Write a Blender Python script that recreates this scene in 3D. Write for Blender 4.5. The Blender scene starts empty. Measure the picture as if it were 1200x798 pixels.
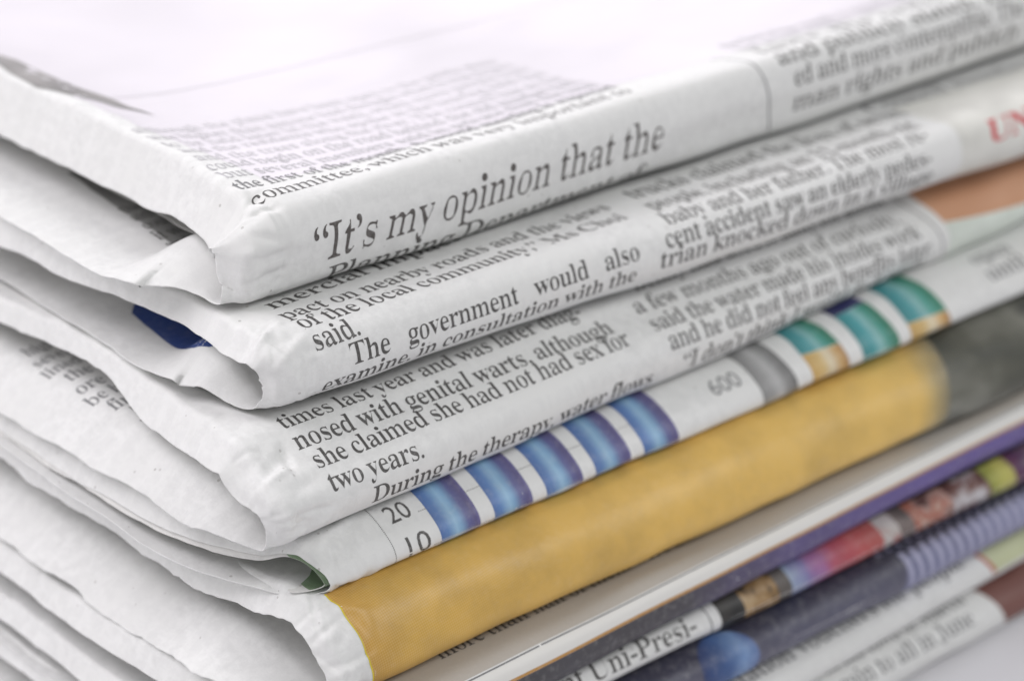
import bpy, bmesh, math
import numpy as np
from mathutils import Vector, Matrix

MM = 0.001                       # everything below is written in millimetres
S = bpy.context.scene

# ------------------------------------------------------------------ camera
def setup_camera():
    cam = bpy.data.cameras.new('camera')
    cam.sensor_width = 36.0
    cam.lens = 2600.0 / 1200.0 * 36.0
    cam.clip_start = 0.005
    cam.clip_end = 20.0
    th, yw = math.radians(26), math.radians(48)
    f = Vector((math.cos(th) * math.cos(yw), math.cos(th) * math.sin(yw), -math.sin(th)))
    r = Vector((math.sin(yw), -math.cos(yw), 0))
    u = r.cross(f)
    m = Matrix((r, u, -f)).transposed().to_4x4()
    m.translation = Vector((-111.1, -155.3, 87.6)) * MM
    o = bpy.data.objects.new('camera', cam)
    o.matrix_world = m
    S.collection.objects.link(o)
    cam.dof.use_dof = True
    cam.dof.focus_distance = 0.2055
    cam.dof.aperture_fstop = 18.0
    S.camera = o

def setup_light():
    w = bpy.data.worlds.new('World')
    S.world = w
    w.use_nodes = True
    bg = w.node_tree.nodes['Background']
    bg.inputs[0].default_value = (0.97, 0.98, 1.0, 1)
    bg.inputs[1].default_value = 0.33
    def area(name, loc, target, size, power, col):
        l = bpy.data.lights.new(name, 'AREA')
        l.shape = 'SQUARE'; l.size = size; l.energy = power; l.color = col
        o = bpy.data.objects.new(name, l)
        o.location = loc
        o.rotation_euler = (Vector(target) - Vector(loc)).to_track_quat('-Z', 'Y').to_euler()
        S.collection.objects.link(o)
    area('overhead_softbox', (-0.36, 0.42, 0.62), (0.03, 0.03, 0), 0.75, 6.6, (1.0, 0.96, 1.0))
    area('back_softbox', (0.50, 0.58, 0.40), (0.05, 0.05, 0), 0.5, 2.3, (0.985, 0.955, 1.0))
    area('side_softbox', (-0.75, -0.22, 0.34), (0.0, 0.0, -0.02), 0.4, 0.95, (1.0, 0.98, 0.95))
    area('front_softbox', (0.38, -0.55, 0.60), (0.04, -0.01, -0.02), 0.30, 2.8, (1.0, 1.0, 1.0))
    S.view_settings.view_transform = 'Standard'
    S.view_settings.look = 'None'
    S.view_settings.exposure = 0.0
    S.view_settings.gamma = 1.0

setup_camera()
setup_light()

# ==== GEOMETRY (pure numpy) ====
def catmull(rows, per=24):
    """rows: n x k control rows; centripetal parameter over the first two columns."""
    P = np.asarray(rows, float)
    d = np.sqrt(np.maximum(np.hypot(*(P[1:, :2] - P[:-1, :2]).T), 1e-4))
    t = np.concatenate([[0], np.cumsum(d)])
    m = np.zeros_like(P)
    sl = (P[1:] - P[:-1]) / d[:, None]
    m[0], m[-1] = sl[0], sl[-1]
    for i in range(1, len(P) - 1):
        m[i] = (sl[i - 1] * d[i] + sl[i] * d[i - 1]) / (d[i] + d[i - 1])
    out = []
    for i in range(len(P) - 1):
        L = max(2, int(per * max(1, d[i])))
        s = np.linspace(0, 1, L, endpoint=(i == len(P) - 2))[:, None]
        h00 = 2*s**3 - 3*s**2 + 1; h10 = s**3 - 2*s**2 + s
        h01 = -2*s**3 + 3*s**2; h11 = s**3 - s**2
        out.append(h00*P[i] + h10*d[i]*m[i] + h01*P[i+1] + h11*d[i]*m[i+1])
    return np.concatenate(out)

class Sheet:
    """One folded page.  Rows: y, z, uc, r, phi, lip - the profile point and how the left end curls:
    from x = uc outwards the page bends on radius r up to phi degrees and ends after lip mm."""
    def __init__(self, rows, dy, seed, origin, wrinkle=0.10, inset=0.0, shorten=0.0, ragged=0.0, dz=0.0, bumps=(), dish=0.0, creases=()):
        D = catmull(rows)
        seg = np.hypot(np.diff(D[:, 0]), np.diff(D[:, 1]))
        v = np.concatenate([[0], np.cumsum(seg)])
        keep = np.concatenate([[True], seg > 1e-6])
        D, v = D[keep], v[keep]
        # v = 0 at the profile point nearest ORIGIN
        k = np.argmin(np.hypot(D[:, 0] - origin[0], D[:, 1] - origin[1]))
        self.v, self.D = v - v[k], D
        ty, tz = np.gradient(D[:, 0], v), np.gradient(D[:, 1], v)
        n = np.hypot(ty, tz); self.ny, self.nz = tz / n, -ty / n       # outward (profile runs top-back -> front -> bottom-back)
        self.dy, self.dz, self.inset, self.shorten, self.ragged, self.bumps, self.dish, self.creases = dy, dz, inset, shorten, ragged, bumps, dish, creases
        rng = np.random.RandomState(seed)
        self.w = []
        for i in range(16):
            lam = 4.0 * (60 / 4.0) ** (i / 15.0)
            a = rng.uniform(0, 2 * np.pi)
            ku, kv = np.cos(a) / lam * 0.55, np.sin(a) / lam
            self.w.append((2*np.pi*ku, 2*np.pi*kv, rng.uniform(0, 6.28), wrinkle * (lam / 25.0) ** 0.75 * (1.0 if lam < 30 else .55)))
        self.rr = [(f, rng.uniform(0, 6.28), f ** -.8 * rng.uniform(.5, 1)) for f in (.35, .5, .7, 1.1, 1.7, 2.6, 4.0, 6.0)]
    def col(self, i, v):
        return np.interp(v, self.v, self.D[:, i])
    def lip(self, v):
        L = self.col(5, v)
        if self.ragged:
            L = L + self.ragged * sum(a * np.sin(k * v + p) for k, p, a in self.rr) / 3.0
        return np.maximum(L, 0.05)
    def left(self, v):                         # parameter u of the left edge
        return self.col(2, v) + self.shorten - self.lip(v)
    def __call__(self, u, v, off=0.0):
        u, v = np.broadcast_arrays(np.asarray(u, float), np.asarray(v, float))
        y, z = self.col(0, v), self.col(1, v)
        uc, r, phi = self.col(2, v) + self.shorten, np.maximum(self.col(3, v) * np.interp(v, [-7, -3], [.55, 1.0]), .2), np.radians(self.col(4, v))
        ny, nz = np.interp(v, self.v, self.ny), np.interp(v, self.v, self.nz)
        nn = np.hypot(ny, nz); ny, nz = ny / nn, nz / nn
        s = np.maximum(uc - u, 0)
        sg = np.sign(phi); ph = np.minimum(s / r, np.abs(phi))
        rest = np.maximum(s - r * np.abs(phi), 0)
        back = r * np.sin(ph) + rest * np.cos(phi)
        drop = sg * (r * (1 - np.cos(ph)) + rest * np.sin(np.abs(phi)))
        x = np.where(u < uc, uc - back, u)
        wob = sum(a * np.sin(ku * u + kv * v + p) for ku, kv, p, a in self.w)
        for bu, bv, su, sv, amp in self.bumps:
            wob = wob + amp * np.exp(-((u - bu) / su) ** 2 - ((v - bv) / sv) ** 2)
        for cu, cv, ang, ln, wd, amp in self.creases:      # sharp folds: tent across, fading along
            a_ = (u - cu) * np.cos(ang) + (v - cv) * np.sin(ang); b_ = (v - cv) * np.cos(ang) - (u - cu) * np.sin(ang)
            wob = wob + amp * np.maximum(1 - np.abs(b_) / wd, 0) * np.maximum(1 - (a_ / ln) ** 2, 0)
        if self.dish:                          # the page sags behind its stiff folded rims
            ease = lambda q, k: 1 - np.exp(-np.maximum(q, 0) ** 1.4 / (np.maximum(q, 0) ** .4 + .8) / k)
            wob = wob - self.dish * ease(-v - 3.6, 8.5) * ease(u - uc - .5, 8.5) * (1 - .5 * np.clip((-v - 40) / 60, 0, 1))
        xx = np.clip(x, -5, 400)
        k = -drop + wob - self.inset + off
        return np.stack([x, y + self.dy * xx + ny * k, z + self.dz * xx + nz * k], -1)
    def normal(self, u, v):
        e = 0.02
        a = self(u + e, v) - self(u - e, v); b = self(u, v + e) - self(u, v - e)
        n = np.cross(b, a)
        n /= np.maximum(np.linalg.norm(n, axis=-1, keepdims=True), 1e-9)
        ny, nz = np.interp(v, self.v, self.ny), np.interp(v, self.v, self.nz)
        flip = np.sign(n[..., 1] * ny + n[..., 2] * nz); flip[flip == 0] = 1
        return n * flip[..., None]
    def on(self, u, v, off):
        return self(u, v) + self.normal(u, v) * off

ROWS = {}
#        y      z     uc    r   phi  lip
ROWS[1] = [
 (220,  9.3, -0.5, 1.2, 64, 6.0), (110, 9.2, -0.3, 1.2, 64, 6.0), (50, 9.1, 0.2, 1.2, 64, 6.4), (20, 9.0, 0.1, 1.3, 64, 6.2), (9, 8.95, -0.2, 2.5, 58, 6.0),
 (4, 8.85, -0.4, 3.0, 54, 6.8), (1.5, 8.4, -0.8, 3.5, 52, 6.8), (0.1, 7.0, -1.6, 3, 56, 5.8), (-0.5, 5.0, -2.6, 2.0, 64, 5.0), (-0.3, 3.0, -3.0, 1.7, 68, 4.4),
 (0.1, 0.5, -3.2, 1.6, 58, 3.4), (1.6, -0.6, -3.3, 3, 18, 3.0), (4.0, 1.2, -3.0, 3, -18, 4.3), (7, 2.9, -2.4, 3, -29, 6.6), (10, 3.5, -2.0, 3, -26, 8.4), (12.5, 2.2, -3.0, 4, -16, 7.8),
 (15, 0.5, -4.5, 5, -3, 6.4), (22, 0.1, -5, 5, 0, 5.6), (40, 0.1, -5, 5, 0, 5.2), (110, 0.1, -5, 5, 0, 5), (220, 0.1, -5, 5, 0, 5)]
ROWS[2] = [
 (220, -1.0, -9.0, 1.3, 68, 3.2), (60, -1.0, -8.6, 1.3, 68, 3.2), (36, -1.0, -8.4, 1.3, 68, 3.2), (20, -1.0, -7.3, 1.3, 68, 3.2), (9, -1.0, -5.4, 1.4, 66, 3.2), (4, -1.0, -5.6, 1.5, 62, 3.2),
 (-3, -1.02, -5.9, 1.6, 56, 3.4), (-5.6, -1.12, -5.9, 1.8, 56, 3.4), (-7.5, -2.2, -5.7, 1.7, 62, 3.3), (-8.3, -4.2, -5.6, 1.4, 68, 3.1), (-8.0, -6.1, -5.6, 1.4, 66, 2.8), (-6.6, -7.7, -5.6, 1.5, 50, 2.2),
 (-4.5, -8.55, -5.4, 3, 10, 2.0), (-2, -7.5, -5.2, 2.5, -22, 3.2), (1.2, -5.2, -5.0, 2.5, -40, 5.3), (4.6, -4.9, -4.9, 2.5, -38, 6.0), (7.5, -6.8, -5.4, 3, -18, 4.9), (10.5, -8.0, -6, 4, -5, 4.2), (16, -8.3, -6, 4, 0, 3.8),
 (40, -8.3, -6, 4, 0, 3.6), (110, -8.3, -6, 4, 0, 3.6), (220, -8.3, -6, 4, 0, 3.6)]
ROWS[3] = [
 (220, -9.0, -11.5, 1.4, 66, 3.0), (60, -9.0, -11.2, 1.4, 66, 3.0), (36, -9.0, -11.0, 1.4, 66, 3.0), (22, -9.0, -9.4, 1.4, 66, 2.4), (17, -9.0, -9.2, 1.5, 64, 2.4), (10, -9.0, -9.4, 1.6, 62, 3.8), (2, -9.0, -10.0, 1.8, 60, 4.4),
 (-5, -9.05, -10.4, 2, 56, 4.2), (-7.5, -9.5, -10.4, 2, 52, 3.8), (-9.5, -10.7, -10.3, 2.0, 58, 4.0), (-11.9, -11.9, -10.3, 1.7, 64, 3.6), (-13.5, -13.4, -10.4, 1.5, 68, 3.2), (-13.9, -15.1, -10.4, 1.4, 66, 2.8), (-13.2, -17.0, -10.4, 1.5, 50, 2.2),
 (-11.4, -18.2, -10.2, 4, 0, 2.0), (-8.5, -17.1, -9.8, 3, -20, 3.9), (-5, -15.1, -9.3, 3, -34, 6.0), (0, -14.3, -8.9, 4, -38, 7.2), (5, -14.2, -8.8, 5, -39, 7.4), (28, -13.8, -9.6, 5, -39, 7.8), (110, -13.8, -10, 5, -39, 7.8), (220, -13.8, -10, 5, -39, 7.8)]
ROWS[4] = [
 (220, -18.5, -14.6, 1.2, 60, 2.6), (60, -18.5, -14.6, 1.2, 60, 2.6), (28, -18.5, -14.4, 1.2, 60, 2.6), (0, -18.5, -12.6, 1.2, 58, 2.6), (-9, -18.55, -9.4, 1.3, 55, 2.4), (-11.3, -18.8, -7.6, 1.5, 45, 2.0), (-13.6, -19.8, -6.8, 2, 30, 1.5),
 (-15.3, -21.2, -6.5, 2, 22, 1.2), (-15.6, -22.2, -6.4, 2, 15, 1.2), (-14.7, -23.0, -6.4, 3, 6, 1.6), (-12.5, -23.15, -7.2, 3, 0, 2.8), (-9, -23.1, -8.8, 3, 0, 3.2), (-2, -22.7, -11.6, 3, 0, 3.4), (10, -21.9, -13.0, 3, 0, 3.4), (28, -21.2, -13.6, 3, 0, 3.4), (110, -21.2, -13.8, 3, 0, 3.4), (220, -21.2, -13.8, 3, 0, 3.4)]
ROWS[5] = [
 (220, -20.8, -15.0, 1.5, 64, 3.6), (45, -20.8, -14.8, 1.5, 64, 3.6), (25, -21.0, -13.6, 1.5, 64, 4.0), (15, -21.6, -12.6, 1.6, 62, 4.2), (5, -22.5, -11.3, 1.7, 60, 4.2), (-6, -23.15, -10.2, 2, 56, 4.2), (-12, -23.3, -9.4, 2, 50, 3.4), (-15, -23.55, -9.2, 2, 46, 2.8),
 (-18.4, -25.3, -9.2, 1.8, 52, 2.8), (-20.2, -27.9, -9.3, 1.8, 56, 2.6), (-20.6, -29.7, -9.3, 1.8, 50, 2.4), (-19.7, -31.2, -9.3, 2, 30, 2.0), (-17.5, -32.0, -9.3, 3, 0, 3.2), (-13, -30.5, -9.6, 4, -18, 6.0), (-7, -28.8, -10.2, 4, -28, 7.6), (3, -29.2, -10.6, 5, -28, 7.4), (16, -28.2, -11.2, 5, -34, 7.8), (30, -27.8, -11.6, 5, -36, 7.8),
 (110, -27.8, -12, 5, -36, 7.8), (220, -27.8, -12, 5, -36, 7.8)]
def fold_rows(zt, zb, yf, xl, lip=3.0, phi=62):
    h = zt - zb
    return [(220, zt, xl, 1.2, phi, lip), (40, zt, xl, 1.2, phi, lip), (0, zt, xl + .5, 1.2, phi, lip), (yf + 5, zt - .02 * h, xl + 1.5, 1.4, phi, lip), (yf + 2.4, zt - .07 * h, xl + 2, 1.6, phi * .8, lip * .8),
            (yf + .7, zt - .24 * h, xl + 2.2, 2, phi * .5, lip * .6), (yf, zt - .52 * h, xl + 2.2, 2, phi * .4, lip * .5), (yf + .5, zt - .80 * h, xl + 2.2, 2, phi * .2, lip * .5), (yf + 2.0, zt - .96 * h, xl + 2.0, 2, 0, lip * .6),
            (yf + 5, zb, xl + 1.5, 3, 0, lip), (0, zb, xl + 1, 3, 0, lip), (40, zb, xl + .5, 3, 0, lip), (220, zb, xl + .5, 3, 0, lip)]
ROWS[6] = [(220, -32.3, -17.6, 1.4, 60, 3.2), (30, -32.3, -17.4, 1.4, 60, 3.2), (0, -32.3, -16.5, 1.4, 60, 3.2), (-15, -32.3, -14, 1.4, 60, 3), (-20, -32.35, -12, 1.5, 55, 2.4), (-22.4, -32.6, -11, 1.6, 45, 2), (-23.9, -33.4, -11, 1.8, 30, 1.6), (-24.4, -34.6, -11, 2, 20, 1.4),
           (-24.8, -36.0, -11, 2, 14, 1.4), (-24.3, -37.2, -11, 2, 8, 1.4), (-22, -37.9, -11.5, 2, 0, 2), (-15, -37.9, -13, 2, 0, 3), (0, -37.9, -15, 2, 0, 3), (220, -37.9, -15.5, 2, 0, 3)]
ROWS[7] = fold_rows(-38.0, -42.2, -23.2, -18.6, 2.6)
ROWS[8] = fold_rows(-42.3, -47.6, -25.8, -19.2, 2.6)
ROWS[9] = fold_rows(-47.7, -52.7, -28.0, -19.8, 2.6)
ROWS[10] = fold_rows(-52.8, -58.2, -27.9, -20.4, 2.6)
ORIG = {1: (-.5, 5), 2: (-8.3, -4.2), 3: (-13.5, -13.4), 4: (-15.3, -21.2), 5: (-20.2, -27.9), 6: (-24.4, -34.6), 7: (-22.9, -39.7), 8: (-25.0, -44.4), 9: (-27.6, -49.6), 10: (-27.6, -55)}
DY = {1: -.032, 2: -.065, 3: .008, 4: -.034, 5: -.048, 6: -.010, 7: -.048, 8: -.036, 9: -.008, 10: -.035}
WR = {1: .07, 2: .07, 3: .07, 4: .05, 5: .08, 6: .05, 7: .06, 8: .06, 9: .06, 10: .06}
RAG = {1: .12, 2: .10, 3: .16, 4: .08, 5: .28}
def crumple(i):
    g = np.random.RandomState(500 + i)
    out = []
    for k in range(26):          # small dents where the fold ends
        out.append((ROWS[i][8][2] + g.uniform(-2.5, 3.5), g.uniform(-6, 5), g.uniform(.5, 1.6), g.uniform(.5, 1.8), g.uniform(-.22, .18)))
    for k in range(22):          # knocks along the left edge
        v = -g.uniform(4, 60)
        out.append((float(np.interp(v, [-60, -20, 0], [ROWS[i][2][2], ROWS[i][4][2], ROWS[i][8][2]])) + g.uniform(-3, 3), v, g.uniform(.8, 2.5), g.uniform(1.5, 5), g.uniform(-.14, .14)))
    for k in range(10):          # shallow cockles along the fold
        out.append((g.uniform(0, 110), g.uniform(-5, 4), g.uniform(2, 7), g.uniform(.7, 2), g.uniform(-.12, .1)))
    return out
def fold_marks(i):
    g = np.random.RandomState(900 + i)
    out = []
    fr = ROWS[i][8][2]
    for k in range(26):          # the crushed corner
        out.append((fr + g.uniform(-4, 3.5), g.uniform(-7, 4), g.choice([g.uniform(-.5, .5), g.uniform(1.0, 2.1)]), g.uniform(1.2, 4.0), g.uniform(.35, .9), g.uniform(-.34, .26)))
    for k in range(26):          # along the left rim
        v = -g.uniform(5, 62)
        u = float(np.interp(v, [-60, -20, 0], [ROWS[i][2][2], ROWS[i][4][2], fr]))
        out.append((u + g.uniform(-4.5, 2.5), v, g.uniform(-.7, .7) if k % 3 else g.uniform(1.2, 1.9), g.uniform(1.5, 5), g.uniform(.5, 1.6), g.uniform(-.26, .22)))
    for k in range(9):           # fine cracks across the long fold
        out.append((g.uniform(2, 70), g.uniform(-3, 2), g.uniform(1.2, 1.9), g.uniform(.8, 2.2), g.uniform(.3, .6), g.uniform(-.06, .05)))
    return out
SHEET = {i: Sheet(ROWS[i], DY[i], 40 + i, ORIG[i], WR[i], bumps=crumple(i), creases=fold_marks(i), ragged=RAG.get(i, .08), dish={1: 3.1, 2: .5, 3: .5, 5: .6}.get(i, .3)) for i in ROWS}
# ==== END GEOMETRY ====

# ------------------------------------------------------------------ materials
def new_mat(name):
    m = bpy.data.materials.new(name); m.use_nodes = True
    nt = m.node_tree
    return m, nt, nt.nodes['Principled BSDF']
def nd(nt, kind, **kw):
    n = nt.nodes.new('ShaderNode' + kind)
    for k, v in kw.items(): setattr(n, k, v)
    return n
def noise(nt, vec, scale, detail=4, rough=.55):
    n = nd(nt, 'TexNoise'); n.inputs['Scale'].default_value = scale; n.inputs['Detail'].default_value = detail; n.inputs['Roughness'].default_value = rough
    nt.links.new(vec, n.inputs['Vector']); return n
def ramp(nt, fac, stops, interp='LINEAR'):
    r = nd(nt, 'ValToRGB'); r.color_ramp.interpolation = interp
    e = r.color_ramp.elements
    while len(e) < len(stops): e.new(0.5)
    for x, (p, c) in zip(e, stops):
        x.position = p; x.color = tuple(c) + (1,) if len(c) == 3 else c
    nt.links.new(fac, r.inputs['Fac']); return r
def mix(nt, a, b, fac, mode='MIX'):
    n = nd(nt, 'Mix', data_type='RGBA', blend_type=mode)
    for s, v in ((n.inputs[0], fac), (n.inputs[6], a), (n.inputs[7], b)):
        if hasattr(v, 'links'): nt.links.new(v, s)
        elif isinstance(v, (int, float)): s.default_value = v
        else: s.default_value = tuple(v) + (1,)
    return n.outputs[2]
def math_(nt, op, a, b=0.0):
    n = nd(nt, 'Math', operation=op)
    for s, v in zip(n.inputs, (a, b)):
        if hasattr(v, 'links'): nt.links.new(v, s)
        else: s.default_value = v
    return n.outputs[0]
def paper_bump(nt, bsdf, vec, strength=1.0):
    # pulp fibres and a soft cockle
    a = noise(nt, vec, 1500, 6, .65); b = noise(nt, vec, 260, 4, .5)
    h = math_(nt, 'ADD', math_(nt, 'MULTIPLY', a.outputs['Fac'], .35), b.outputs['Fac'])
    bp = nd(nt, 'Bump'); bp.inputs['Strength'].default_value = .35 * strength; bp.inputs['Distance'].default_value = 0.00022
    nt.links.new(h, bp.inputs['Height']); nt.links.new(bp.outputs['Normal'], bsdf.inputs['Normal'])
def newsprint(name, col, rough=.62):
    m, nt, b = new_mat(name)
    tc = nd(nt, 'TexCoord').outputs['Object']
    pulp = noise(nt, tc, 900, 8, .7)
    cloud = noise(nt, tc, 90, 5, .6)
    d = tuple(x * .88 for x in col)
    c = mix(nt, col, d, ramp(nt, pulp.outputs['Fac'], [(.42, (0, 0, 0)), (.66, (1, 1, 1))]).outputs[0])
    c = mix(nt, c, tuple(x * f for x, f in zip(col, (.955, .955, .95))), ramp(nt, cloud.outputs['Fac'], [(.42, (0, 0, 0)), (.62, (1, 1, 1))]).outputs[0])
    v = nd(nt, 'TexVoronoi'); v.inputs['Scale'].default_value = 700; nt.links.new(tc, v.inputs['Vector'])
    sel = noise(nt, tc, 350, 2)
    speck = math_(nt, 'MULTIPLY', math_(nt, 'LESS_THAN', v.outputs['Distance'], .11), math_(nt, 'GREATER_THAN', sel.outputs['Fac'], .58))
    c = mix(nt, c, (.36, .34, .32), math_(nt, 'MULTIPLY', speck, .55))
    uv = nd(nt, 'UVMap', uv_map='mm').outputs[0]       # print on the back of the page showing faintly through
    sp = nd(nt, 'SeparateXYZ'); nt.links.new(uv, sp.inputs[0])
    row = math_(nt, 'GREATER_THAN', math_(nt, 'SINE', math_(nt, 'ADD', math_(nt, 'MULTIPLY', sp.outputs[1], 2.3), .7)), -.15)
    mp = nd(nt, 'Mapping'); mp.inputs['Scale'].default_value = (1.1, .37, 1); nt.links.new(uv, mp.inputs[0])
    word = ramp(nt, noise(nt, mp.outputs[0], 1.0, 3, .6).outputs['Fac'], [(.44, (0, 0, 0)), (.58, (1, 1, 1))]).outputs[0]
    c = mix(nt, c, tuple(x * .9 for x in col), math_(nt, 'MULTIPLY', math_(nt, 'MULTIPLY', row, word), .55))
    nt.links.new(c, b.inputs['Base Color'])
    b.inputs['Roughness'].default_value = rough
    b.inputs['Specular IOR Level'].default_value = .45
    paper_bump(nt, b, tc)
    return m
def ink(name, col, rough=.55, worn=.35):
    m, nt, b = new_mat(name)
    tc = nd(nt, 'TexCoord').outputs['Object']
    n = noise(nt, tc, 2600, 5, .7)
    f = ramp(nt, n.outputs['Fac'], [(.48, (0, 0, 0)), (.72, (1, 1, 1))])
    c = mix(nt, col, tuple(min(1, x + (.8 - x) * .45) for x in col), math_(nt, 'MULTIPLY', f.outputs[0], worn))
    nt.links.new(c, b.inputs['Base Color'])
    b.inputs['Roughness'].default_value = rough; b.inputs['Specular IOR Level'].default_value = .5
    paper_bump(nt, b, tc)
    return m
def halftone(nt, freq):
    """printing screen from the patch's own millimetre coordinates (second uv layer)"""
    uv = nd(nt, 'UVMap', uv_map='mm').outputs[0]
    sp = nd(nt, 'SeparateXYZ'); nt.links.new(uv, sp.inputs[0])
    a = math_(nt, 'ADD', math_(nt, 'MULTIPLY', sp.outputs[0], .79 * freq), math_(nt, 'MULTIPLY', sp.outputs[1], .61 * freq))
    c = math_(nt, 'SUBTRACT', math_(nt, 'MULTIPLY', sp.outputs[0], .61 * freq), math_(nt, 'MULTIPLY', sp.outputs[1], .79 * freq))
    k = math_(nt, 'MULTIPLY', math_(nt, 'SINE', a), math_(nt, 'SINE', c))
    return math_(nt, 'ADD', math_(nt, 'MULTIPLY', k, .5), .5)
def print_u(name, stops, axis=0, screen=.25, freq=22.0, rough=.45, wob=.0, spec=.4, bare=.4, paper=(.72, .72, .70)):
    """printed colour running across the patch (its own 0..1 coordinates)"""
    m, nt, b = new_mat(name)
    uv = nd(nt, 'UVMap', uv_map='local').outputs[0]
    sp = nd(nt, 'SeparateXYZ'); nt.links.new(uv, sp.inputs[0])
    tc = nd(nt, 'TexCoord').outputs['Object']
    f = sp.outputs[axis]
    if wob:
        f = math_(nt, 'ADD', f, math_(nt, 'MULTIPLY', math_(nt, 'SUBTRACT', noise(nt, tc, 420, 3).outputs['Fac'], .5), wob))
    c = ramp(nt, f, stops).outputs[0]
    if screen:
        h = halftone(nt, freq)
        c = mix(nt, c, mix(nt, c, paper, .45), math_(nt, 'MULTIPLY', h, screen))
    cl = noise(nt, tc, 140, 6, .65)                      # uneven inking
    c = mix(nt, c, mix(nt, c, (.05, .04, .03), .22), ramp(nt, cl.outputs['Fac'], [(.42, (0, 0, 0)), (.70, (1, 1, 1))]).outputs[0])
    n = noise(nt, tc, 1200, 5, .7)
    c = mix(nt, c, mix(nt, c, (.75, .74, .72), .35), math_(nt, 'MULTIPLY', ramp(nt, n.outputs['Fac'], [(.5, (0, 0, 0)), (.75, (1, 1, 1))]).outputs[0], bare))
    nt.links.new(c, b.inputs['Base Color'])
    b.inputs['Roughness'].default_value = rough; b.inputs['Specular IOR Level'].default_value = spec
    paper_bump(nt, b, tc, .8)
    return m
def blotch_mat(name, stops, scale=120, rough=.5, stretch=(1, 1, 1)):
    """blotches of several tones, for blurred press photographs and painted tints"""
    m, nt, b = new_mat(name)
    tc = nd(nt, 'TexCoord').outputs['Object']
    mp = nd(nt, 'Mapping'); mp.inputs['Scale'].default_value = stretch; nt.links.new(tc, mp.inputs[0])
    n = noise(nt, mp.outputs[0], scale, 3, .5)
    c = ramp(nt, n.outputs['Fac'], stops).outputs[0]
    nt.links.new(c, b.inputs['Base Color'])
    b.inputs['Roughness'].default_value = rough
    paper_bump(nt, b, tc, .8)
    return m

NEWS = newsprint('newsprint', (.77, .772, .762))
NEWS_WARM = newsprint('newsprint_grey', (.74, .735, .715))
NEWS_TAN = newsprint('newsprint_tan', (.60, .56, .51), .5)
INK = ink('black_ink', (.075, .071, .068))
INK_SOFT = ink('grey_ink', (.16, .16, .165))
INK_QUOTE = ink('brown_black_ink', (.085, .075, .07))
INK_PALE = ink('glare_paled_ink', (.46, .455, .47))  # lightened to paint the glare over the top page's print
INK_FAINT = ink('glare_faint_ink', (.56, .55, .57))  # lighter still, glare painted into the ink colour
INK_RED = ink('red_ink', (.55, .03, .04))

# ------------------------------------------------------------------ meshes
class MB:
    """collects quads/tris with material slot and two uv layers, links them as ONE mesh object"""
    def __init__(self): self.v, self.f, self.mi, self.uv, self.n, self.mats, self.smooth = [], [], [], [], 0, [], []
    def slot(self, m):
        if m not in self.mats: self.mats.append(m)
        return self.mats.index(m)
    def add(self, verts, faces, mat, uv_local=None, uv_mm=None, smooth=True):
        verts = np.asarray(verts, float)
        k = self.slot(mat)
        self.v.append(verts)
        self.f.extend([tuple(int(i) + self.n for i in f) for f in faces])
        self.mi.extend([k] * len(faces)); self.smooth.extend([smooth] * len(faces))
        z = np.zeros((len(verts), 2))
        self.uv.append(np.hstack([z if uv_local is None else uv_local, z if uv_mm is None else uv_mm]))
        self.n += len(verts)
    def build(self, name, parent):
        V = np.concatenate(self.v); UV = np.concatenate(self.uv)
        o_loc = np.array(parent.location) / MM
        me = bpy.data.meshes.new(name)
        me.from_pydata(((V - o_loc) * MM).tolist(), [], self.f)
        for m in self.mats: me.materials.append(m)
        me.polygons.foreach_set('material_index', self.mi)
        me.polygons.foreach_set('use_smooth', self.smooth)
        li = np.empty(len(me.loops), dtype=np.int32); me.loops.foreach_get('vertex_index', li)
        for nm, c in (('local', slice(0, 2)), ('mm', slice(2, 4))):
            l = me.uv_layers.new(name=nm); l.data.foreach_set('uv', UV[li][:, c].astype(np.float32).ravel())
        me.update()
        o = bpy.data.objects.new(name, me); S.collection.objects.link(o); o.parent = parent
        return o

def steps(a, b, dense_lo, dense_hi, fine, coarse):
    out = [a]
    while out[-1] < b:
        x = out[-1]
        g = fine if dense_lo <= x <= dense_hi else min(coarse, fine + .012 * (x - dense_hi if x > dense_hi else dense_lo - x))
        if x < dense_lo: g = max(fine, min(g, dense_lo - x))
        out.append(x + g)
    out[-1] = b
    return np.array(out)

U_END = 230.0
def sheet_mesh(mb, sh, mat, thick=0.09, fine=1.0, back=1.0):
    v = steps(sh.v[0] * back, sh.v[-1] * back, -45, 45, .8 * fine, 9)
    vf = np.arange(-14, 14, .22 * fine)
    v = np.unique(np.round(np.concatenate([v[(v < -14) | (v > 14)], vf]), 4))
    t = np.concatenate([np.linspace(0, 1, 40), 1 + steps(.4, U_END - 2, 0, 14, .3 * fine, 6)])   # 0..1: the curled end, beyond: millimetres
    T, V = np.meshgrid(t, v)
    L = sh.left(V); base = sh.col(2, V) + sh.shorten + 1.0
    U = np.where(T <= 1, L + (base - L) * T, base + (T - 1))
    P = sh(U, V); N = sh.normal(U, V)
    sh.grid = (v, t, P, N)
    nv, nu = U.shape
    idx = np.arange(nv * nu).reshape(nv, nu)
    q = np.stack([idx[:-1, :-1], idx[:-1, 1:], idx[1:, 1:], idx[1:, :-1]], -1).reshape(-1, 4)
    mm = np.stack([U, V], -1).reshape(-1, 2)
    Pin = (P - N * thick).reshape(-1, 3)
    n = nv * nu
    rim = []
    for e in (idx[:, 0], idx[0, :], idx[:, -1], idx[-1, :]):
        rim += [(a, b, b + n, a + n) for a, b in zip(e[:-1], e[1:])]
    faces = np.concatenate([q, q[:, ::-1] + n, np.array(rim)])
    mb.add(np.concatenate([P.reshape(-1, 3), Pin]), faces, mat, None, np.concatenate([mm, mm]))

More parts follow.
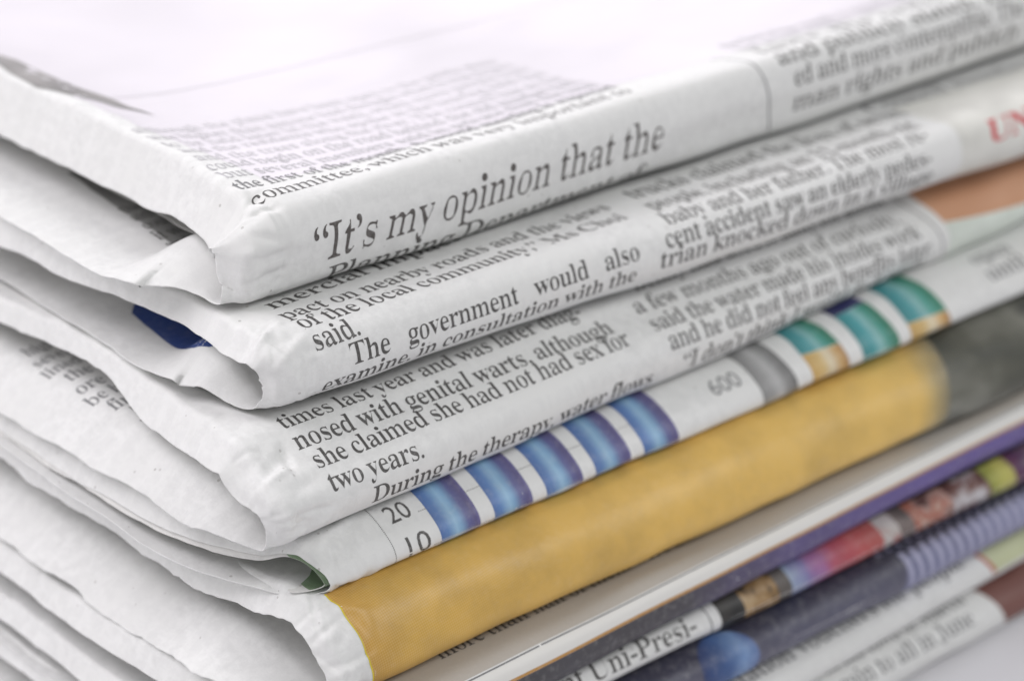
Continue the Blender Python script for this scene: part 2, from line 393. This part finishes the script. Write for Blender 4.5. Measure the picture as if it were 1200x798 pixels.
def lay(sh, u, v, off):
    """points on the page as meshed (same facets as the paper), lifted by OFF along its normal"""
    gv, gt, P, N = sh.grid
    u, v = np.broadcast_arrays(u, v)
    L = sh.left(v); base = sh.col(2, v) + sh.shorten + 1.0
    t = np.where(u <= base, (u - L) / (base - L), 1 + u - base)
    t = np.clip(t, 0, gt[-1] - 1e-6); w = np.clip(v, gv[0], gv[-1] - 1e-6)
    j = np.clip(np.searchsorted(gt, t, 'right') - 1, 0, len(gt) - 2); i = np.clip(np.searchsorted(gv, w, 'right') - 1, 0, len(gv) - 2)
    a = ((t - gt[j]) / (gt[j+1] - gt[j]))[..., None]; b = ((w - gv[i]) / (gv[i+1] - gv[i]))[..., None]
    f = lambda G: (G[i, j]*(1-a) + G[i, j+1]*a)*(1-b) + (G[i+1, j]*(1-a) + G[i+1, j+1]*a)*b
    return f(P) + f(N) * off

def patch(mb, sh, quad, mat, off=.012, side=1, du=.4, dv=.25, edge=None):
    """printed area: QUAD = four (u, v) corners lower-left.. as (u00,v00),(u10,v10),(u11,v11),(u01,v01); v grows downwards on the fold"""
    q = np.array(quad, float)
    nu = max(2, int(max(np.hypot(*(q[1] - q[0])), np.hypot(*(q[2] - q[3]))) / du) + 1); nv = max(2, int(max(np.hypot(*(q[3] - q[0])), np.hypot(*(q[2] - q[1]))) / dv) + 1)
    nu = min(nu, 300)
    a, b = np.meshgrid(np.linspace(0, 1, nu), np.linspace(0, 1, nv))
    uv = (q[0] * ((1-a)*(1-b))[..., None] + q[1] * (a*(1-b))[..., None] + q[2] * (a*b)[..., None] + q[3] * ((1-a)*b)[..., None])
    if edge: uv = edge(uv, a, b)
    P = lay(sh, uv[..., 0], uv[..., 1], off * side if side > 0 else -.09 - off)
    idx = np.arange(nu * nv).reshape(nv, nu)
    f = np.stack([idx[:-1, :-1], idx[:-1, 1:], idx[1:, 1:], idx[1:, :-1]], -1).reshape(-1, 4)
    mb.add(P.reshape(-1, 3), f, mat, np.stack([a, b], -1).reshape(-1, 2), uv.reshape(-1, 2))

# ------------------------------------------------------------------ lettering
def serif(s, kind):
    o = ''
    for c in s:
        if kind == 'serif':
            if 'A' <= c <= 'Z': c = chr(0x1D400 + ord(c) - 65)
            elif 'a' <= c <= 'z': c = chr(0x1D41A + ord(c) - 97)
            elif '0' <= c <= '9': c = chr(0x1D7CE + ord(c) - 48)
        o += c
    return o
_tc = {}
def text_shape(body, kind, thin=.019, fat=.006):
    """flat letters as (verts, tris), em = 1; stems made lighter than the bold master, hairlines a little heavier"""
    key = (body, kind, thin)
    if key in _tc: return _tc[key]
    c = bpy.data.curves.new('lettering', 'FONT'); c.body = serif(body, kind); c.size = 1.0; c.resolution_u = 3; c.space_character = .93 if kind == 'serif' else 1.0; c.space_word = 1.0 if '   ' in body else .9
    o = bpy.data.objects.new('lettering', c); S.collection.objects.link(o)
    dg = bpy.context.evaluated_depsgraph_get()
    me = bpy.data.meshes.new_from_object(o.evaluated_get(dg))
    bpy.data.objects.remove(o); bpy.data.curves.remove(c)
    bm = bmesh.new(); bm.from_mesh(me); bpy.data.meshes.remove(me)
    bmesh.ops.remove_doubles(bm, verts=bm.verts, dist=1e-5)
    if kind == 'serif':
        mv = {}
        keep, seen = set(), set()                       # quotation marks and stops keep their weight
        for v in bm.verts:
            if v in seen: continue
            isl, todo = [], [v]
            seen.add(v)
            while todo:
                w = todo.pop(); isl.append(w)
                for e in w.link_edges:
                    x = e.other_vert(w)
                    if x not in seen: seen.add(x); todo.append(x)
            if max(w.co.y for w in isl) - min(w.co.y for w in isl) < .34: keep.update(isl)
        for v in bm.verts:
            if v in keep: continue
            nrm = Vector((0, 0, 0))
            for e in v.link_edges:
                if len(e.link_faces) == 1:
                    f = e.link_faces[0]
                    mid = (e.verts[0].co + e.verts[1].co) / 2
                    d = (e.verts[1].co - e.verts[0].co)
                    if d.length < 1e-7: continue
                    n = Vector((d.y, -d.x, 0)).normalized()
                    if (f.calc_center_median() - mid).dot(n) > 0: n = -n
                    nrm += n * min(d.length, .05)
            if nrm.length > 1e-7:
                nrm.normalize(); mv[v] = Vector((-thin * nrm.x, fat * nrm.y, 0))
        for v, d in mv.items(): v.co += d
    xs = [v.co.x for v in bm.verts]
    x0, x1 = min(xs), max(xs)
    bm.verts.index_update()
    r = (bm, x0, x1)
    _tc[key] = r
    return r

def letters(mb, sh, body, start, end, height, mat=None, kind='serif', off=.02, side=1, lean=0.0, thin=.019, cut=.35):
    """a line of print: baseline from START to END (u, v on the sheet), HEIGHT = em size in mm; printed width fits START..END"""
    mat = mat or INK
    src, x0, x1 = text_shape(body, kind, thin)
    bm = src.copy()
    (ua, va), (ub, vb) = start, end
    L = math.hypot(ub - ua, vb - va); sx = L / (x1 - x0)
    for v in bm.verts:
        v.co.x = (v.co.x - x0) * sx; v.co.y *= height; v.co.x += lean * v.co.y
    if cut:
        ys = [v.co.y for v in bm.verts]
        y = min(ys) + cut
        while y < max(ys):
            bmesh.ops.bisect_plane(bm, geom=bm.verts[:] + bm.edges[:] + bm.faces[:], plane_co=(0, y, 0), plane_no=(0, 1, 0))
            y += cut
    bm.verts.index_update()
    xy = np.array([(v.co.x, v.co.y) for v in bm.verts])
    fs = [tuple(l.index for l in f.verts) for f in bm.faces]
    bm.free()
    cu, cv = (ub - ua) / L, (vb - va) / L
    u = ua + xy[:, 0] * cu + xy[:, 1] * cv
    v = va + xy[:, 0] * cv - xy[:, 1] * cu * side
    P = lay(sh, u, v, off if side > 0 else -.09 - off)
    mb.add(P, fs, mat, None, np.stack([u, v], -1), smooth=False)

# ------------------------------------------------------------------ the things
def newspaper(i, label, loc=None):
    o = bpy.data.objects.new('folded_newspaper', None)
    o.empty_display_size = .02
    sh = SHEET[i]
    o.location = (0.06, 0.08, float(sh.D[:, 1].min()) * MM)
    o['label'] = label; o['category'] = 'newspaper'; o['group'] = 'folded newspapers in the stack'
    S.collection.objects.link(o)
    return o

LABELS = {
 1: 'topmost folded newspaper with a large printed quote along its front fold',
 2: 'second newspaper from the top, its fold telling of nearby roads and red letters far right',
 3: 'newspaper with the lines about genital warts on its sloping front fold',
 4: 'thin newspaper with blue and teal chart bars along its fold',
 5: 'newspaper with a wide mustard yellow print on its rounded fold',
 6: 'thin tan newspaper with a white front edge and purple underside below the yellow one',
 7: 'newspaper with colour pictures and a white strip reading Uni-Presi- on its fold',
 8: 'newspaper with a navy fold, a blue disc and pale stripes',
 9: 'newspaper with grey text and a pale green patch, second from the bottom',
 10: 'lowest newspaper of the stack with a brown printed patch, lying on the white table'}
ROOT = {i: newspaper(i, LABELS[i]) for i in LABELS}
MESH = {i: MB() for i in LABELS}
for i in LABELS:
    sheet_mesh(MESH[i], SHEET[i], NEWS, fine=1.0 if i < 6 else 1.5)
# ------------------------------------------------------------------ what is printed on the pages
rng = np.random.RandomState(7)
FILL = ['which the committee had been told about in the spring', 'and the residents who spoke at the hearing said that', 'it would take at least another year before any work', 'could begin on the road behind the old market hall,',
        'although the plans have been open to the public since', 'the first of the month. A second meeting is expected', 'to be held later in the week, when more people than', 'before are likely to come and ask about their homes',
        'and the trees along the river. The council has so far', 'declined to say how much money was set aside for it', 'but several members said in private that the total', 'was higher than anyone had thought when it was drawn']
# --- top newspaper
m, s = MESH[1], SHEET[1]
BODY = 2.9
letters(m, s, '\u201cIt\u2019s my opinion that the', (2.9, 2.8), (48.3, 2.25), 5.3, INK_QUOTE, thin=.036, lean=.10)
letters(m, s, 'Planning Department of', (5.0, 5.95), (46.5, 5.8), 3.3, thin=.028)
patch(m, s, [(62.2, -9), (62.45, -9), (65.6, 5), (65.35, 5)], INK_SOFT)
for row, (a, b) in {-2.7: ('and publicly stated. The', 'world'), 0.0: ('ed and more contemptible. The', ''), 3.0: ('man rights and publicly', ''), -5.5: ('laws, the order was', '')}.items():
    letters(m, s, a, (67.0 if row < 0 else 68.6, row), (109, row), 3.2, thin=.024)
letters(m, s, 'committee, which was very important to', (-0.6, -5.5), (47, -5.2), BODY, thin=.024)
for k in range(1, 9):
    v0 = -5.5 - 2.72 * k
    x = 0.5 if k > 3 else -0.9 + .3 * k
    letters(m, s, FILL[(k * 5) % 12], (x, v0), (47.5, v0 + .2), BODY, off=.05, mat=INK if k < 1 else INK_SOFT if k < 2 else INK_PALE if k < 4 else INK_FAINT, thin=.028, cut=0)
    if k < 3:
        letters(m, s, FILL[(k * 7 + 3) % 12], (67, v0 - .1), (112, v0 - .1), BODY, INK_PALE, off=.05, thin=.026, cut=0)
LILAC = blotch_mat('lilac_light_tint', [(.36, (.63, .60, .64)), (.5, (.70, .665, .71)), (.66, (.74, .71, .75))], 22)  # paints the lavender cast of the light onto the top page
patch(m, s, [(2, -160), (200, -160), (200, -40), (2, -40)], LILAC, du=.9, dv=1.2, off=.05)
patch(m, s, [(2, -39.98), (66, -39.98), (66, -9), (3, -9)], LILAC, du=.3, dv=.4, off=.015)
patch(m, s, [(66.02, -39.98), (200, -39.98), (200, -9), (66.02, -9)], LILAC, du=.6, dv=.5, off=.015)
GREY_SMUDGE = blotch_mat('grey_smudge', [(.3, (.10, .095, .09)), (.7, (.34, .32, .31))], 90)  # mottled dark grey smudge beside the left crest
patch(m, s, [(1.0, -62), (3.0, -60), (6.2, -33), (0.2, -46)], GREY_SMUDGE, off=.06)
# text on the inside of the lower half
patch(m, s, [(-2.0, 17.5), (20, 17.5), (20, 47), (1.0, 47)], blotch_mat('grey_print_and_shade', [(.35, (.20, .20, .195)), (.65, (.34, .34, .33))], 120), side=-1, du=.5, dv=.5)  # grey print, darkened to paint in the pocket's shade
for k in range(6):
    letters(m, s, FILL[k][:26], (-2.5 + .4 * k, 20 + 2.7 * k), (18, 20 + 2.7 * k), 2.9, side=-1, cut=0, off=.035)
# --- second newspaper
m, s = MESH[2], SHEET[2]
letters(m, s, 'mercial impact on nearby', (-1.9, -9.2), (40, -14.5), BODY)
letters(m, s, 'pact on nearby roads and the views', (-2.5, -6.35), (39.4, -8.9), BODY)
letters(m, s, 'of the local community,\u201d Ms Choi', (-2.3, -4.1), (38.7, -5.6), BODY)
letters(m, s, 'said.', (-2.2, -1.75), (2.6, -1.9), BODY)
letters(m, s, 'The   government   would   also', (1.0, 0.5), (36.7, -0.3), BODY)
letters(m, s, 'examine, in consultation with the', (-2.0, 2.75), (36.4, 2.15), 2.7)
letters(m, s, 'trucks claimed the lives of seven', (43.2, -9.6), (85.0, -9.4), 3.9)
letters(m, s, 'people, including an 11-month-old', (42.5, -6.1), (82.4, -5.2), 3.5)
letters(m, s, 'baby and her father. The most re-', (41.7, -2.8), (81.3, -2.9), 3.1)
letters(m, s, 'cent accident saw an elderly pedes-', (40.4, -0.5), (80.3, 0.0), BODY)
letters(m, s, 'trian knocked down in a village', (39.4, 1.5), (80.8, 2.3), BODY)
BEIGE = print_u('beige_print', [(0, (.76, .755, .71)), (1, (.75, .74, .69))], screen=.1)
patch(m, s, [(85.0, -12), (200, -12), (200, 6), (85.6, 6)], BEIGE)
letters(m, s, 'UNI', (90.0, -0.2), (99.5, -0.4), 3.9, INK_RED, lean=.25, thin=.0, off=.035)
letters(m, s, 'Council members', (82, -12.2), (112, -11.6), 3.4, INK_SOFT)
BLUE_PHOTO = print_u('deep_blue_print', [(0, (.012, .05, .24)), (.6, (.02, .09, .42)), (1, (.03, .14, .56))], screen=.1, rough=.35)
def blue_edge(uv, a, b):
    v = 11.5 + 26 * b
    ul = np.interp(v, [11.5, 13.4, 15.5, 17.8, 25.6, 34, 37.5], [-1, -4.8, -6.4, -6.8, -5.2, -3.8, -1])
    return np.stack([ul + (14 - ul) * a, v], -1)
patch(m, s, [(-6, 11.5), (14, 11.5), (14, 37.5), (-6, 37.5)], BLUE_PHOTO, side=-1, edge=blue_edge)
# --- third newspaper
m, s = MESH[3], SHEET[3]
letters(m, s, 'women', (-4.7, -10.7), (1.0, -10.8), BODY)
letters(m, s, 'times last year and was later diag-', (-6.0, -7.6), (31.6, -6.7), BODY)
letters(m, s, 'nosed with genital warts, although', (-6.1, -4.95), (33.5, -3.6), BODY)
letters(m, s, 'she claimed she had not had sex for', (-5.6, -2.4), (34.3, -1.6), BODY)
letters(m, s, 'two years.', (-5.5, 0.2), (5.3, 0.6), BODY)
letters(m, s, 'During the therapy, water flows', (-1.0, 3.35), (36.0, 3.5), BODY)
letters(m, s, 'Benny had used it daily for about', (39.8, -7.3), (79.3, -5.6), BODY)
letters(m, s, 'a few months ago out of curiosity,', (37.9, -4.6), (79.0, -2.6), BODY)
letters(m, s, 'said the water made his insides work', (38.0, -1.9), (80.4, 0.0), BODY)
letters(m, s, 'and he did not feel any benefits later.', (38.7, 0.5), (82.0, 2.4), BODY)
letters(m, s, '\u201cI don\u2019t think I would do it again', (40.3, 3.3), (81.5, 4.4), BODY)
def sag(uv, a, b):      # the picture's lower edge is a curve
    uv = uv.copy(); uv[..., 1] += b * (1.5 * np.sin(np.clip(a / .28, 0, 1) * np.pi)); return uv
def sag_top(uv, a, b):
    uv = uv.copy(); uv[..., 1] += (1 - b) * (1.5 * np.sin(np.clip(a / .28, 0, 1) * np.pi)); return uv
SKIN = blotch_mat('orange_brown_press_photo', [(.3, (.50, .24, .12)), (.5, (.60, .33, .20)), (.7, (.66, .44, .30))], 45)
GREENISH = print_u('pale_green_print', [(0, (.72, .78, .71)), (1, (.66, .74, .66))], screen=.1)
patch(m, s, [(82.4, -12), (210, -12), (210, 1.2), (84.9, -.6)], SKIN, edge=sag)
patch(m, s, [(84.9, -.58), (210, 1.22), (210, 6), (85.9, 6)], GREENISH, edge=sag_top)
patch(m, s, [(80.9, -6.2), (81.15, -6.2), (84.6, 3.2), (84.35, 3.2)], INK_SOFT)
for k in range(12):      # inside of the lower half, ends of lines
    letters(m, s, FILL[k][3:21], (-10.4 - (1.6 if k > 4 else 0) + .5 * (k % 3), 19 + 2.7 * k), (4.0, 19 + 2.7 * k), 2.9, INK_SOFT if k > 4 else INK, side=-1, cut=0)
# --- fourth newspaper: chart
m, s = MESH[4], SHEET[4]
BLUEBAR = print_u('blue_chart_bar', [(0, (.04, .12, .36)), (.18, (.07, .19, .46)), (.42, (.27, .48, .68)), (.54, (.18, .36, .58)), (.72, (.075, .085, .27)), (.9, (.065, .05, .19)), (1, (.09, .08, .27))], screen=.34, freq=26, wob=.06)
TEALBAR = print_u('teal_chart_bar', [(0, (.02, .22, .24)), (.3, (.05, .33, .36)), (.5, (.26, .52, .52)), (.68, (.06, .34, .28)), (.9, (.01, .19, .11)), (1, (.03, .24, .14))], screen=.2, freq=26, wob=.06)
GOLDBAR = print_u('gold_chart_bar', [(0, (.55, .33, .08)), (.35, (.70, .50, .20)), (.55, (.80, .70, .50)), (.8, (.60, .36, .12)), (1, (.38, .2, .07))], screen=.2, wob=.06)
GREYBAR = print_u('grey_chart_bar', [(0, (.22, .22, .22)), (.25, (.33, .33, .33)), (.5, (.48, .48, .48)), (.75, (.25, .25, .25)), (1, (.14, .14, .14))], screen=.2, wob=.06)
NAVY = print_u('navy_print', [(0, (.012, .016, .10)), (1, (.02, .025, .14))], screen=.1)
for k in range(5):
    a = 5.45 + 6.62 * k
    patch(m, s, [(a - .05, -9), (a + 4.75, -9), (a + 4.85, 5), (a, 5)], BLUEBAR)
    for vv in (-2.55, 1.05):
        x = a - 1.9 if k else a - .9
        while x < a - .12:
            patch(m, s, [(x, vv), (x + .12, vv), (x + .12, vv + .1), (x, vv + .1)], INK); x += .24
for k in range(70):
    vv = -8 + .19 * k
    patch(m, s, [(-.05, vv), (.06, vv), (.06, vv + .1), (-.05, vv + .1)], INK, off=.015)
letters(m, s, '20', (1.3, -2.3), (3.9, -2.35), 2.9, kind='sans')
letters(m, s, '10', (1.6, 1.4), (4.2, 1.35), 2.9, kind='sans')
letters(m, s, '600', (43.6, -1.7), (47.8, -1.7), 2.9, INK_SOFT, kind='sans')
patch(m, s, [(49.4, -9), (54.3, -9), (54.9, 5), (49.2, 5)], GREYBAR)
patch(m, s, [(57.6, -9), (62.3, -9), (62.9, -1.9), (57.2, -2.3)], TEALBAR); patch(m, s, [(57.2, -2.25), (62.9, -1.85), (63.0, 5), (57.0, 5)], GOLDBAR)
patch(m, s, [(65.3, -9), (70.6, -9), (70.8, -5.6), (65.2, -5.2)], NAVY); patch(m, s, [(65.2, -5.15), (70.8, -5.55), (71.4, 5), (65.0, 5)], TEALBAR)
patch(m, s, [(73.6, -9), (79.2, -9), (80.0, -.6), (73.2, -.9)], TEALBAR); patch(m, s, [(73.2, -.85), (80.0, -.55), (80.2, 5), (73.0, 5)], GOLDBAR)
for r, t in ((-4.4, 'open'), (-1.7, 'until')): letters(m, s, t, (89, r), (96, r), 3.0, INK_SOFT)
GREEN = print_u('green_print', [(0, (.20, .30, .17)), (1, (.30, .40, .27))], screen=.2)
# --- fifth newspaper: yellow print
m, s = MESH[5], SHEET[5]
YELLOW = print_u('mustard_print', [(0, (.53, .28, .03)), (.06, (.60, .345, .045)), (.5, (.70, .425, .075)), (.94, (.72, .46, .10)), (.97, (.42, .31, .12)), (1, (.12, .12, .09))], screen=.7, freq=19, rough=.45, spec=.45, wob=.02, bare=.16, paper=(.78, .62, .34))
YEDGE = ink('yellow_edge_ink', (.68, .56, .03), worn=.2)
DARKPH = blotch_mat('dark_press_photo', [(.3, (.03, .035, .03)), (.45, (.09, .09, .07)), (.6, (.20, .20, .17)), (.72, (.05, .05, .045))], 70, stretch=(1, 1, 2))
patch(m, s, [(-7.75, -7.2), (77.5, -11), (71, 8), (-6.3, 8)], YELLOW, du=.35, off=.03)
patch(m, s, [(-7.88, -7.2), (-7.75, -7.2), (-6.3, 8), (-6.42, 8)], YEDGE, off=.03)
patch(m, s, [(77.52, -11), (215, -11), (215, 8), (71.02, 8)], DARKPH, du=.9)
# --- sixth
m, s = MESH[6], SHEET[6]
TAN = ink('tan_ink', (.46, .425, .38), worn=.15)
patch(m, s, [(-9, -9), (215, -9), (215, -1.9), (-9, -2.3)], TAN, du=.4, off=.015)
letters(m, s, 'more than half of them were asked', (2, -5.8), (40, -5.8), 2.9)
BROWN = ink('brown_ink', (.16, .09, .045))
patch(m, s, [(19.5, -6), (24.5, -6), (23.0, -4.7), (21.2, -4.7)], BROWN)
patch(m, s, [(-8, -2.15), (200, -1.75), (200, -1.6), (-8, -2.0)], INK_SOFT)
WHITE = ink('unprinted_white', (.74, .73, .70), worn=.1)
patch(m, s, [(-10, -1.95), (200, -1.55), (200, -.27), (-10, -.37)], WHITE, du=.4, off=.03)
ORANGE = ink('orange_ink', (.50, .26, .07))
PURPLE = print_u('purple_print', [(0, (.05, .05, .055)), (.19, (.06, .055, .07)), (.27, (.10, .075, .20)), (.4, (.13, .09, .30)), (1, (.14, .10, .32))], screen=.1, wob=.03)
patch(m, s, [(-10, -.35), (200, -.25), (200, .05), (-10, -.05)], ORANGE)
patch(m, s, [(-10, -.04), (200, .06), (200, 6), (-10, 6)], PURPLE, du=.8)
# --- seventh: colour strip and white tab
m, s = MESH[7], SHEET[7]
letters(m, s, 'nt Uni-Presi-', (14.3, 0.35), (32.4, 0.5), 3.1)
letters(m, s, 'used operations at', (12.0, -2.1), (33.0, -2.1), 3.1)
patch(m, s, [(33.6, -6), (33.8, -6), (34.9, 3), (34.7, 3)], INK_SOFT)
seq = [(35.9, 39.3, blotch_mat('charcoal_photo', [(.4, (.015, .015, .015)), (.6, (.05, .045, .04))], 200)),
       (39.3, 44.3, blotch_mat('gold_figure_photo', [(.40, (.02, .018, .015)), (.5, (.30, .18, .07)), (.6, (.45, .32, .18))], 330)),
       (44.3, 46.2, blotch_mat('grey_brown_photo', [(.4, (.07, .065, .06)), (.6, (.12, .105, .095))], 200)),
       (46.2, 53.5, print_u('sky_to_pink_print', [(0, (.28, .36, .48)), (.35, (.22, .20, .42)), (.6, (.36, .14, .34)), (1, (.46, .09, .14))], screen=.1, wob=.7)),
       (53.5, 60.8, print_u('red_print', [(0, (.40, .06, .10)), (.5, (.46, .075, .08)), (1, (.38, .08, .07))], screen=.1, wob=.6)),
       (60.8, 63.6, blotch_mat('white_red_photo', [(.4, (.36, .08, .07)), (.5, (.46, .42, .40)), (.65, (.5, .46, .45))], 300)),
       (63.6, 66.0, blotch_mat('taupe_photo', [(.4, (.10, .08, .075)), (.6, (.2, .16, .15))], 250)),
       (66.0, 72.6, blotch_mat('salmon_photo', [(.38, (.10, .045, .04)), (.48, (.42, .26, .22)), (.56, (.34, .10, .06)), (.70, (.5, .38, .32))], 380)),
       (72.6, 79.0, blotch_mat('brown_white_photo', [(.38, (.09, .035, .03)), (.48, (.17, .08, .065)), (.6, (.50, .48, .5))], 300)),
       (79.0, 83.5, print_u('lime_print', [(0, (.22, .25, .03)), (.6, (.48, .46, .10)), (1, (.42, .38, .10))], screen=.1, wob=.7)),
       (83.5, 130., blotch_mat('crimson_photo', [(.38, (.16, .03, .05)), (.55, (.08, .03, .09)), (.7, (.28, .2, .2))], 200))]
GAP_SHADE = ink('painted_gap_shade', (.012, .012, .014), worn=.1)  # paints the shade of the gap beneath the sheet above
patch(m, s, [(35.2, -7), (130, -7), (130, -3.0), (35.8, -2.6)], GAP_SHADE, off=.03, du=.8)
for a, b, mt in seq:
    patch(m, s, [(a - .7, -7), (b - .7, -7), (b + .35, 5), (a + .35, 5)], mt)
# --- eighth: navy fold
m, s = MESH[8], SHEET[8]
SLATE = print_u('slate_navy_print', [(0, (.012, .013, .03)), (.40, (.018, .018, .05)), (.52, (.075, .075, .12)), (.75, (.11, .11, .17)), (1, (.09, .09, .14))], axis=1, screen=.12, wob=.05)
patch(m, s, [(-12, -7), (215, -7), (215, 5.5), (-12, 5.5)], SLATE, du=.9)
DISC = print_u('blue_disc_print', [(0, (.012, .03, .13)), (.45, (.04, .10, .27)), (.78, (.17, .28, .50)), (1, (.08, .13, .32))], screen=.1, wob=.3)
def disc(uv, a, b):
    x, y = 2*a - 1, 2*b - 1
    dx, dy = x * np.sqrt(1 - y*y/2), y * np.sqrt(1 - x*x/2)
    return np.stack([35.4 + 4.1 * dx, .2 + 4.0 * dy], -1)
patch(m, s, [(31, -4), (40, -4), (40, 4), (31, 4)], DISC, off=.03, edge=disc)
STRIPE = ink('lavender_stripe_ink', (.34, .34, .48), worn=.3)
LAV = print_u('lavender_print', [(0, (.16, .17, .30)), (.3, (.25, .25, .39)), (1, (.36, .35, .46))], screen=.1)
patch(m, s, [(63.5, -1.5), (215, -2.6), (215, 5), (61.5, 5)], LAV, off=.02)
for k in range(22):
    a = 63.2 + 1.7 * k
    patch(m, s, [(a, -2.2), (a + .8, -2.2), (a + .9, 3.5), (a + .1, 3.5)], STRIPE, off=.03)
    patch(m, s, [(a - 2.5, -4.4), (a - 1.9, -4.4), (a - 1.7, -3.0), (a - 2.3, -3.0)], LAV, off=.02)
# --- ninth and tenth
m, s = MESH[9], SHEET[9]
letters(m, s, 'station vouchers for people', (36.5, -1.9), (75.2, -1.6), 3.1, INK_SOFT)
letters(m, s, 'registration some hundred people', (30, -4.8), (75.4, -4.4), 3.1, INK)
PALEGREEN = print_u('lime_pale_print', [(0, (.55, .58, .36)), (1, (.62, .64, .44))], screen=.1)
patch(m, s, [(76.2, -7), (210, -7), (210, 0.6), (79.3, 1.0)], PALEGREEN)
patch(m, s, [(75.8, -5), (76.5, -5), (79.3, 1.0), (78.6, 1.0)], ink('rust_ink', (.45, .12, .06)), off=.02)
m, s = MESH[10], SHEET[10]
letters(m, s, 'city centre or in the town of March', (36, -3.6), (75, -3.2), 3.1, INK_SOFT)
letters(m, s, 'will open again to all in June', (38, -.6), (74, -.4), 3.1, INK_SOFT)
patch(m, s, [(76.3, -7), (210, -7), (210, 1.2), (79.2, 1.7)], blotch_mat('maroon_photo', [(.35, (.16, .06, .05)), (.65, (.24, .12, .10))], 60))
for i in LABELS:
    MESH[i].build('cover_page', ROOT[i])

# pages folded inside the upper five: seen in the open left ends
for i in range(1, 6):
    rows = []
    for r in ROWS[i]:
        r = list(r); far = len(rows) > ROWS[i].index(min(ROWS[i], key=lambda q: q[0])) + 2
        r[2] += {1: 1.2, 2: 1.0, 3: 1.0, 4: .1, 5: 1.2}[i] + (9.0 if far else 0); r[5] *= .8 if i != 4 else 1.1; rows.append(tuple(r))
    inner = Sheet(rows, DY[i], 80 + i, ORIG[i], WR[i] * .6, dish={1: 3.1, 2: .5, 3: .5, 5: .6}.get(i, .3), inset=.35 if i == 4 else .75, ragged=.12)
    mb = MB(); sheet_mesh(mb, inner, NEWS_WARM, fine=1.3)
    if i == 4:
        patch(mb, inner, [(-9.5, -7), (30, -7), (30, 7), (-8.5, 7)], GREEN, side=-1, du=.2)
        patch(mb, inner, [(-9.5, -7), (30, -7), (30, 7), (-8.5, 7)], GREEN, du=.2)
    mb.build('inner_page', ROOT[i])

# table
def table():
    bm = bmesh.new()
    bmesh.ops.create_grid(bm, x_segments=2, y_segments=2, size=1.2)
    for v in bm.verts: v.co.z = -58.5 * MM
    me = bpy.data.meshes.new('table_surface'); bm.to_mesh(me); bm.free()
    m, nt, b = new_mat('white_table')
    tc = nd(nt, 'TexCoord').outputs['Object']
    n = noise(nt, tc, 30, 4)
    c = mix(nt, (.78, .77, .79), (.72, .71, .74), n.outputs['Fac'])
    nt.links.new(c, b.inputs['Base Color']); b.inputs['Roughness'].default_value = .4
    me.materials.append(m)
    o = bpy.data.objects.new('table_surface', me); o['kind'] = 'structure'; S.collection.objects.link(o)
table()
